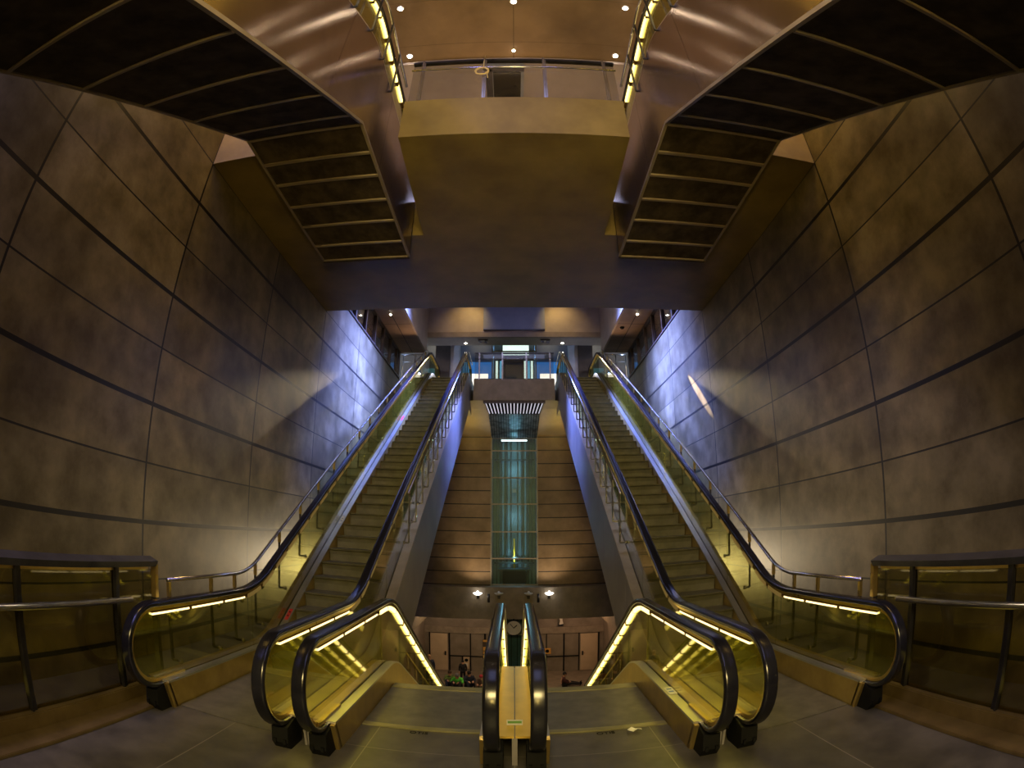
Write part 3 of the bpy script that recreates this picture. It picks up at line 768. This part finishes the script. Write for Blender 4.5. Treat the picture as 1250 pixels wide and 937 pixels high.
bm = B(); box(bm, -.48,.62, 1.0,1.05, Z(8.95),Z(9.5)); link('backlit_panel', bm, M['cream'], root)
# canopy over the shaft
root = empty('lift_canopy', (0, 18.1, 6.2)); tag(root, 'tapering grey mesh canopy with lit vertical fins above the lift shaft', 'canopy')
bm = B(); va = [bm.verts.new(p) for p in ((-.90,.05,-.42),(.90,.05,-.42),(.87,1.85,-.97),(-.87,1.85,-.97))]; bm.faces.new(va)
bmesh.ops.solidify(bm, geom=bm.faces[:], thickness=.03); link('mesh_panel', bm, M['grille'], root)
bm = B(); va = [bm.verts.new(p) for p in ((-1.06,.06,-.02),(1.06,.06,-.02),(.90,.06,-.42),(-.90,.06,-.42))]; bm.faces.new(va); bmesh.ops.solidify(bm, geom=bm.faces[:], thickness=.02); link('fin_backing', bm, M['black'], root)
for k in range(17):
    t_ = -1+2*k/16
    bm = B(); p0 = (t_*1.0, -.01, -.04); p1 = (t_*.86, -.01, -.41)
    w = .022
    vs = [bm.verts.new(v) for v in ((p0[0]-w,0,p0[2]),(p0[0]+w,0,p0[2]),(p1[0]+w,0,p1[2]),(p1[0]-w,0,p1[2]))]; bm.faces.new(vs)
    bmesh.ops.solidify(bm, geom=bm.faces[:], thickness=.04); link('fin', bm, M['fin'], root)
bm = B(); box(bm, -1.1,1.1, -.02,.10, -.03,.06); link('canopy_head', bm, M['darkcol'], root)
# floodlights on the landing beam
def flood(label, x, z, lit):
    root = empty('floodlight', (x, 19.5, z)); tag(root, label, 'lamp', 'floodlights on the landing beam')
    bm = B(); lathe(bm, [(.015,-.09),(.09,-.075),(.16,-.02),(.165,.0),(.15,.0),(.08,-.02),(.01,-.03)], (0,-.2,0), 'Z', 20); link('bowl', bm, M['lampon'] if lit else M['white'], root, True)
    bm = B(); lathe(bm, [(.05,.0),(.05,.03),(.03,.07),(.01,.08)], (0,-.2,0), 'Z', 14); link('lamp_holder', bm, M['white'] if not lit else M['lampon'], root, True)
    bm = B(); tube(bm, [(0,0,-.16),(0,-.12,-.16),(0,-.2,-.08)], .02); box(bm, -.05,.05, -.03,0, -.24,-.08); link('wall_bracket', bm, M['darksteel'], root)
flood('lit dish floodlight on the landing beam, far left of the row', -1.33, -.66, True)
flood('unlit dish floodlight on the landing beam, left of the descending handrails', -.56, -.66, False)
flood('unlit dish floodlight on the landing beam, right of the descending handrails', .52, -.66, False)
flood('lit dish floodlight on the landing beam, far right of the row', 1.27, -.66, True)
for s, side in ((-1,'left'),(1,'right')):
    root = empty('wall_spot', (s*.9+(-.03), 19.5, -.8)); tag(root, 'small dark cylinder spot between the two %s floodlights' % side, 'spotlight', 'cylinder spots on the landing beam')
    bm = B(); tube(bm, [(0,-.14,.1),(0,-.14,-.22)], .045, 12); link('barrel', bm, M['darksteel'], root, True)
    bm = B(); box(bm, -.02,.02, -.12,0, -.02,.02); link('arm', bm, M['steel'], root)
# clock
root = empty('wall_clock', (-.02, 19.44, -2.03)); tag(root, 'round cream clock hanging under the landing beam between the descending handrails', 'clock')
bm = B(); lathe(bm, [(.30,0),(.30,.10),(.02,.10)], (0,0,0), 'Y', 32); link('case', bm, M['darksteel'], root)
bm = B(); lathe(bm, [(.01,-.012),(.275,-.012),(.275,0)], (0,0,0), 'Y', 32); link('dial', bm, M['clockface'], root)
for a, l, w in ((math.radians(45), .17, .016), (math.radians(-38), .21, .011)):
    bm = B(); dx, dz = math.sin(a), math.cos(a); px_, pz_ = dz*w, -dx*w
    prism(bm, [(-px_,-pz_),(px_,pz_),(px_+dx*l,pz_+dz*l),(-px_+dx*l,-pz_+dz*l)], -.03, -.02, 'Y'); link('hand', bm, M['black'], root)
bm = B(); tube(bm, [(0,.05,.28),(0,.05,.36)], .03); link('hanger', bm, M['darksteel'], root)
# small things on the lower wall
root = empty('hydrant_cabinet', (-2.64, 29.1, -6.1)); tag(root, 'narrow recessed cabinet with a dark disc on the lower wall behind the seated people', 'cabinet')
bm = B(); box(bm, -.16,.16, -.06,0, -.35,.38, .01); link('case', bm, M['door'], root)
bm = B(); lathe(bm, [(.10,-.075),(.10,-.06)], (0,0,.18), 'Y', 18); link('disc', bm, M['black'], root)
bm = B(); box(bm, -.06,.06, -.08,-.06, -.22,0); link('notice', bm, M['white'], root)
root = empty('information_board', (-1.60, 29.1, -5.2)); tag(root, 'narrow upright board with orange panels on the lower wall', 'sign')
bm = B(); box(bm, -.13,.13, -.08,-.03, -.62,.55); link('board', bm, M['darkcol'], root)
for z0, z1 in ((.42,.54),(-.1,.12),(-.32,-.15),(-.55,-.38)):
    bm = B(); box(bm, -.11,.11, -.09,-.08, z0,z1); link('panel', bm, M['orange'], root)
root = empty('call_point', (1.82, 29.1, -5.35)); tag(root, 'small square yellow framed call point on the lower wall', 'call point')
bm = B(); box(bm, -.2,.2, -.06,0, -.17,.17, .01); link('frame', bm, M['orange'], root)
bm = B(); lathe(bm, [(.10,-.075),(.10,-.06)], (0,0,0), 'Y', 16); link('button', bm, M['black'], root)
root = empty('wall_light', (2.55, 29.02, -3.55)); tag(root, 'small pale lamp fixed high on the lower wall, right side', 'lamp')
bm = B(); prism(bm, [(-.10,.22),(.10,.22),(.07,.05),(.14,-.16),(-.10,-.2),(-.05,.02)], -.2, -.06, 'Y'); link('lamp_body', bm, M['clockface'], root)
bm = B(); box(bm, -.14,.14, -.06,.08, -.3,-.16); link('bracket', bm, M['darksteel'], root)
# scrap of paper
bm = B()
for i in range(4):
    for j in range(3):
        bm.verts.new((.95+i*.035+random.uniform(-.008,.008), 4.17+j*.03+random.uniform(-.008,.008), .014+random.uniform(0,.025)))
bm.verts.ensure_lookup_table()
for i in range(3):
    for j in range(2): bm.faces.new((bm.verts[i*3+j],bm.verts[i*3+3+j],bm.verts[i*3+4+j],bm.verts[i*3+1+j]))
tag(link('paper_scrap', bm, M['paper']), 'crumpled white scrap of paper on the floor by the right descending escalator', 'litter')
# sign plate on the deck between the descending escalators
root = empty('deck_notice', (0.0, 3.86, .272)); tag(root, 'small green and white notice on the yellow-lit deck between the two descending handrails', 'notice')
bm = B(); box(bm, -.06,.06, -.012,.0, 0,.045); link('plate', bm, M['white'], root)
bm = B(); box(bm, -.052,.052, -.015,-.012, .018,.038); link('print', bm, mat('green_print', (.10,.28,.06), (.14,.34,.08), rough=.5), root)

# ------------------------------------------------------------------ far room on the upper floor
for s, side in ((-1,'left'),(1,'right')):
    x0, x1 = sorted((s*1.28, s*2.2)); 
    bm = B(); box(bm, x0,x1, 26,26.1, 9.3,9.9); 
    bm.free()
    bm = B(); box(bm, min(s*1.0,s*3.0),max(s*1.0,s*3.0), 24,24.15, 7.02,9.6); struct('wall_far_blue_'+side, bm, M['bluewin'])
    root = empty('light_box', (s*1.65, 23.9, 7.02)); tag(root, 'bright cream light box standing behind the balcony railing, %s of the lift' % side, 'light box', 'cream light boxes on the upper floor')
    bm = B(); box(bm, -.42,.42, -.06,.06, .05,1.95, .01); link('panel', bm, M['cream'], root)
    bm = B(); box(bm, -.44,.44, -.07,.07, 0,.05); link('plinth', bm, M['darksteel'], root)
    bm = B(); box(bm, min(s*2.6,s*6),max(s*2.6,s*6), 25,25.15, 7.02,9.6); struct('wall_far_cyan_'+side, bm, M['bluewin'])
    root = empty('light_box', (s*3.65, 24.5, 7.02)); tag(root, 'bright white glow panel seen through the top newel glass of the %s ascending escalator' % side, 'light box', 'white glow panels at the top landing')
    bm = B(); box(bm, -.85,.85, -.06,.06, .05,2.1, .01); link('panel', bm, M['cream'], root)
    bm = B(); box(bm, -.87,.87, -.07,.07, 0,.05); link('plinth', bm, M['darksteel'], root)
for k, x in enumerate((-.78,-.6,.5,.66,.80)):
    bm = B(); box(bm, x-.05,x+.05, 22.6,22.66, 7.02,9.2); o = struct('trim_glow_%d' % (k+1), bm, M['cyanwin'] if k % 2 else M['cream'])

# ------------------------------------------------------------------ people
def skinmesh(name, pts, edges, radii, m, parent, sub=1):
    me = bpy.data.meshes.new(name+'_skel'); me.from_pydata([Vector(p) for p in pts], edges, [])
    o = bpy.data.objects.new(name+'_tmp', me); COL.objects.link(o)
    md = o.modifiers.new('skin', 'SKIN'); 
    for v, r in zip(me.skin_vertices[0].data, radii):
        v.radius = (r, r) if isinstance(r, (int, float)) else r
    me.skin_vertices[0].data[0].use_root = True
    if sub: 
        sb = o.modifiers.new('sub', 'SUBSURF'); sb.levels = sub; sb.render_levels = sub
    dg = bpy.context.evaluated_depsgraph_get()
    out = bpy.data.meshes.new_from_object(o.evaluated_get(dg)); bpy.data.objects.remove(o)
    out.name = name; out.materials.clear(); out.materials.append(m)
    for p in out.polygons: p.use_smooth = True
    ob = bpy.data.objects.new(name, out); COL.objects.link(ob); ob.parent = parent
    return ob
def V(*a): return Vector(a)
def person(label, loc, rz, pose, top, trousers, hair, hood=None, lean=0.0, turn=0.0, scale=1.0, group=None):
    root = empty('person', loc); root.rotation_euler = (0,0,rz); root.scale = (scale,)*3; tag(root, label, 'person', group)
    if pose == 'stand':
        P = dict(pel=V(0,0,.93), ch=V(0,-.01,1.28), nk=V(0,-.01,1.47), hd=V(0,-.03,1.60), tp=V(0,-.02,1.72))
        for s, k in ((-1,'l'),(1,'r')):
            P['hip'+k]=V(s*.10,0,.90); P['kn'+k]=V(s*.11,-.02,.49); P['an'+k]=V(s*.11,.02,.09); P['to'+k]=V(s*.13,-.16,.04)
            P['sh'+k]=V(s*.19,0,1.40); P['el'+k]=V(s*.25,.02,1.13); P['wr'+k]=V(s*.24,-.08,.90); P['fd'+k]=V(s*.0,-.02,-.09)
    elif pose == 'sit':
        P = dict(pel=V(0,.05,.12), ch=V(0,.04-lean*.5,.40), nk=V(0,.0-lean,.58-.2*lean), hd=V(0,-.05-lean*1.2,.70-.35*lean), tp=V(0,-.05-lean*1.25,.82-.35*lean))
        for s, k in ((-1,'l'),(1,'r')):
            P['hip'+k]=V(s*.11,.0,.12); P['kn'+k]=V(s*.17,-.36,.44); P['an'+k]=V(s*.14,-.55,.08); P['to'+k]=V(s*.15,-.72,.04)
            P['sh'+k]=V(s*.19,.02-lean*.8,.52-.12*lean); P['el'+k]=V(s*.26,-.14-lean*.3,.33); P['wr'+k]=V(s*.14,-.36,.42); P['fd'+k]=V(-s*.05,-.08,-.02)
    else:  # legs stretched out
        P = dict(pel=V(0,.0,.12), ch=V(0,.03,.38), nk=V(0,-.03,.57), hd=V(0,-.09,.68), tp=V(0,-.08,.80))
        for s, k in ((-1,'l'),(1,'r')):
            P['hip'+k]=V(s*.11,-.05,.12); P['kn'+k]=V(s*.12,-.46,.19); P['an'+k]=V(s*.12,-.86,.08); P['to'+k]=V(s*.13,-.93,.20)
            P['sh'+k]=V(s*.18,.0,.50); P['el'+k]=V(s*.22,-.12,.28); P['wr'+k]=V(s*.12,-.32,.24); P['fd'+k]=V(-s*.03,-.09,-.02)
    Rt = Matrix.Rotation(turn, 3, 'Z')
    keys = ['pel','ch','nk','hd','tp']; pts = [P[k] for k in keys]; rad = [.13,.14,.055,.088,.06]; ed = [(0,1),(1,2),(2,3),(3,4)]
    def add(p, r, par): pts.append(p); rad.append(r); ed.append((par, len(pts)-1)); return len(pts)-1
    for k in 'lr':
        a = add(P['hip'+k], .085, 0); b = add(P['kn'+k], .055, a); c = add(P['an'+k], .038, b); add(P['to'+k], .03, c)
        a = add(P['sh'+k], .052, 1); b = add(P['el'+k], .04, a); c = add(P['wr'+k], .027, b)
        f = P['fd'+k].normalized(); side = V(1,0,0) if abs(f.x) < .8 else V(0,1,0); side = (side-f*side.dot(f)).normalized()
        pm = add(P['wr'+k]+f*.06, (.036,.02), c)
        for q, (off, ln) in enumerate(((-.03,.07),(-.01,.085),(.01,.08),(.03,.06))):
            m1 = add(P['wr'+k]+f*.095+side*off, .0095, pm); add(P['wr'+k]+f*(.095+ln)+side*off*1.15+V(0,0,-.015), .007, m1)
        th = add(P['wr'+k]+f*.05+side*(.045 if k == 'l' else -.045), .01, pm); add(P['wr'+k]+f*.095+side*(.06 if k == 'l' else -.06), .008, th)
    body = skinmesh('body', pts, ed, rad, M['skin'], root)
    # face
    hd = P['hd']; f = (Rt @ V(0,-1,-.1)).normalized(); r_ = (Rt @ V(1,0,0)); 
    bm = B(); ball(bm, hd+f*.095+V(0,0,-.005), .016, (1,1.2,1.5), 8, 6); link('nose', bm, M['skin'], root, True)
    for s in (-1, 1):
        bm = B(); ball(bm, hd+f*.083+r_*s*.032+V(0,0,.025), .011, (1,1,1), 8, 6); link('eye', bm, M['black'], root, True)
        bm = B(); ball(bm, hd+r_*s*.088+V(0,0,.005), .026, (.5,.8,1.3), 8, 6); link('ear', bm, M['skin'], root, True)
    bm = B(); ball(bm, hd+f*.084+V(0,0,-.042), .02, (1.3,.5,.4), 8, 6); link('mouth', bm, M['red'], root, True)
    bm = B(); ball(bm, hd-f*.022+V(0,0,.045), .105, (.95,1.0,.98), 14, 10)
    link('hair' if hood is None else 'hat', bm, hair if hood is None else hood, root, True)
    # jacket and trousers
    jp = [P['pel'],P['ch'],P['nk']+V(0,0,-.03)]; jr = [.165,.175,.085]; je = [(0,1),(1,2)]
    for k in 'lr':
        i0 = len(jp); jp += [P['sh'+k],P['el'+k],P['wr'+k]]; jr += [.085,.065,.05]; je += [(1,i0),(i0,i0+1),(i0+1,i0+2)]
    skinmesh('jacket', jp, je, jr, top, root)
    tp = [P['pel']+V(0,0,-.02)]; tr = [.15]; te = []
    for k in 'lr':
        i0 = len(tp); tp += [P['hip'+k],P['kn'+k],P['an'+k]+V(0,0,.03)]; tr += [.11,.08,.055]; te += [(0,i0),(i0,i0+1),(i0+1,i0+2)]
    skinmesh('trousers', tp, te, tr, trousers, root)
    for k in 'lr':
        bm = B(); d = (P['to'+k]-P['an'+k]); c = P['an'+k]+d*.5+V(0,0,-.01)
        mt = Matrix.Translation(c) @ d.to_track_quat('Y','Z').to_matrix().to_4x4() @ Matrix.Diagonal((.045,.135,.042,1))
        bmesh.ops.create_uvsphere(bm, u_segments=12, v_segments=8, radius=1, matrix=mt); link('shoe', bm, M['black'], root, True)
    return root
def cloth(n, c, c2=None, sc_=14): return mat(n, c, c2, rough=.85, scale=sc_)
navy = cloth('navy_cloth', (.012,.016,.035)); blk = cloth('black_cloth', (.012,.011,.012)); brown = cloth('brown_cloth', (.10,.065,.05)); maroon = cloth('maroon_cloth', (.07,.022,.022))
green = cloth('bright_green_cloth', (.10,.55,.05), (.18,.85,.10)); camo = cloth('green_black_pattern', (.03,.05,.02), (.35,.50,.10), 9); jeans = cloth('dark_jeans', (.02,.025,.05)); pale = cloth('pale_cloth', (.40,.36,.30))
hairb = cloth('brown_hair', (.06,.035,.02)); hairk = cloth('black_hair', (.012,.01,.01)); redhat = cloth('red_hat', (.42,.03,.05)); grey = cloth('grey_cap', (.16,.15,.15)); fair = cloth('fair_hair', (.28,.17,.08))
person('standing person in dark jacket with orange collar behind the left light strip', (-4.22,25.9,FL), .25, 'stand', navy, maroon, fair)
person('seated person with brown hair in a green and black patterned jacket, leftmost of the group', (-3.22,26.1,FL), .1, 'sit', camo, jeans, hairb, scale=1.03)
person('hunched seated person in a bright green jacket and grey cap', (-2.78,25.7,FL), -.1, 'sit', green, blk, hairb, hood=grey, lean=.12, scale=1.12)
person('seated person in a navy jacket leaning beside the bright green jacket', (-2.24,25.95,FL), .3, 'sit', navy, navy, hairk, scale=1.1)
person('small dark clothed person standing behind the seated group', (-2.62,26.75,FL), 0, 'stand', blk, blk, hairk, scale=.74)
person('seated person in a brown coat and red hat, apart from the group', (-1.60,25.55,FL), -.15, 'sit', brown, brown, hairk, hood=redhat, scale=1.02)
person('person in a maroon hooded top sitting with legs stretched along the floor', (2.45,26.1,FL), PI/2, 'legs', maroon, blk, hairk, scale=.98)
person('seated person in pale trousers and orange top behind the right light strip', (4.38,25.9,FL), .2, 'sit', cloth('rust_cloth', (.35,.13,.05)), pale, hairb, scale=1.05)
for x, y, lb in ((-1.62,24.75,'grey bag on the floor in front of the red hat person'),):
    root = empty('bag', (x, y, FL)); tag(root, lb, 'bag')
    bm = B(); ball(bm, (0,0,.16), .17, (1.3,.8,.95), 16, 10); link('bag_body', bm, pale, root, True)
    bm = B(); tube(bm, [(-.12,0,.28),(-.08,0,.40),(.08,0,.40),(.12,0,.28)], .012); link('strap', bm, blk, root, True)

# ------------------------------------------------------------------ lights
def area(name, loc, rot, sx, sy, col, pw, spread=PI):
    l = bpy.data.lights.new(name, 'AREA'); l.shape = 'RECTANGLE'; l.size = sx; l.size_y = sy; l.color = col; l.energy = pw; l.spread = spread
    o = bpy.data.objects.new(name, l); COL.objects.link(o); o.location = loc; o.rotation_euler = rot
    return o
def point(name, loc, col, pw, r=.1):
    l = bpy.data.lights.new(name, 'POINT'); l.color = col; l.energy = pw; l.shadow_soft_size = r
    o = bpy.data.objects.new(name, l); COL.objects.link(o); o.location = loc
    return o
def spot(name, loc, target, col, pw, ang, blend=.3, r=.05):
    l = bpy.data.lights.new(name, 'SPOT'); l.color = col; l.energy = pw; l.spot_size = ang; l.spot_blend = blend; l.shadow_soft_size = r
    o = bpy.data.objects.new(name, l); COL.objects.link(o); o.location = loc
    o.rotation_euler = (Vector(target)-Vector(loc)).to_track_quat('-Z','Y').to_euler()
    return o
area('skylight', (0,13.2,10.0), (0,0,0), 3.0,4.0, (.55,.6,1.0), 60)
area('hall_light', (0,.2,9.9), (0,0,0), 2.6,4.0, (.40,.46,1.0), 55)
area('front_fill', (0,-3.4,4.4), (PI/2-.05,0,0), 2.6,1.4, (1.0,.77,.30), 500)  # unseen fill added behind the camera to light walls and floor
spot('soffit_fill', (0,-2.2,2.3), (0,6.5,6.3), (1.0,.68,.16), 640, 1.7, .9, .3)  # unseen spot added behind the camera to warm the bridge soffit
area('bridge_ceiling_fill', (0,8.3,7.1), (PI,0,0), 5.0,2.2, (1.0,.64,.36), 75)  # fill added out of sight on the bridge to light the ceiling above
for s in (-1, 1):
    a = area('blue_wall_wash', (s*.4,13.8,8.75), (0,0,0), 1.0,2.6, (.17,.26,1.0), 880, 1.1)  # hidden area lamps added to turn the far walls blue
    a.rotation_euler = (Vector((s*4.15,13.3,4.6))-a.location).to_track_quat('-Z','Y').to_euler()
    a = area('violet_side_fill', (s*3.68,-.5,9.4), (0,0,0), .7,4.0, (.34,.33,1.0), 330 if s < 0 else 110)  # unseen lamp added to tint the upper wall corners violet
    a.rotation_euler = (Vector((s*4.15,1.6,5.0))-a.location).to_track_quat('-Z','Y').to_euler()
    area('slab_edge_glow', (s*3.65,3.6,8.6), (0,0,0), .5,1.2, (1.0,.62,.14), 80)  # unseen lamp added to warm the side faces of the slab
    spot('wall_uplight', (s*1.3,19.1,-.5), (s*1.2,20.2,3.0), (1.0,.72,.42), 70, 2.2, .8)
    point('canopy_glow', (s*1.65,19.0,5.3), (1.0,.72,.16), 8, .02)
    spot('landing_spot', (s*2.42,19.0,8.34), (s*4.15,7.2,2.35), (1.0,.80,.50), 2400, .25, 1.0, .03)
    spot('wall_base_fill', (s*2.3,15.8,.2), (s*4.15,6.6,2.0), (1.0,.78,.48), 1250, .50, .9, .03)  # unseen spot added under the truss to brighten the lower wall
    area('balustrade_gap_glow', (s*3.75,2.2,.15), (PI,0,0), .3,3.0, (1.0,.78,.15), 2)
    point('gallery_glow', (s*6.0,13.5,9.2), (1.0,.75,.5), 190, .05); point('gallery_glow', (s*6.0,17.5,8.6), (.35,.55,1.0), 260, .05)
    spot('side_ceiling_glow', (s*2.9,16.2,7.05), (s*3.8,14.6,8.0), (1.0,.62,.36), 40, 1.9, .9, .02)  # spots added from below to brighten the side ceilings
    spot('header_fill', (s*1.5,16.9,9.9), (s*1.7,18.0,9.1), (1.0,.66,.22), 60, 1.6, .9, .02)  # unseen spots added for the warm yellow light on the header
    point('landing_glow', (s*2.4,18.9,7.5), (.5,.6,1.0), 10, .02)
    area('newel_glow', (s*1.575,4.6,.86), (0,0,0), .12,2.2, (1.0,.80,.08), 9)  # area lamps added beside the strips for the golden newel glow
for z in (4.2,2.2,.6,6.0,8.2):
    point('lift_glow', (0,20.5,z), (.45,.80,1.0), 20, .02)
point('lower_glow', (0,24,-1.9), (1.0,.75,.5), 180, .02)
point('lower_glow', (3.6,26.5,-2.2), (1.0,.60,.36), 105, .02)
point('lower_glow', (-3.6,26.0,-2.2), (1.0,.72,.46), 90, .02)
spot('canopy_fill', (0,19.1,-.3), (0,18.9,5.5), (.95,.92,.9), 260, .5, .5, .02)  # spot added below the canopy to brighten its mesh
point('upper_glow', (0,21.6,9.2), (.3,.5,1.0), 60, .02)
spot('sun_fleck', (3.70,14.0,7.6), (4.15,11.0,4.74), (1.0,.78,.5), 26000, math.radians(2.8), .25, .01)

w = bpy.data.worlds.new('world'); sc.world = w; w.use_nodes = True
bgn = w.node_tree.nodes['Background']; bgn.inputs[0].default_value = (.5,.42,.32,1); bgn.inputs[1].default_value = .015
sc.view_settings.view_transform = 'Standard'; sc.view_settings.look = 'None'; sc.view_settings.exposure = 0
sc.cycles.use_denoising = True
sc.cycles.max_bounces = 10; sc.cycles.transparent_max_bounces = 24; sc.cycles.glossy_bounces = 5; sc.cycles.diffuse_bounces = 4
sc.cycles.sample_clamp_indirect = 6.0
sc.cycles.caustics_reflective = False; sc.cycles.caustics_refractive = False
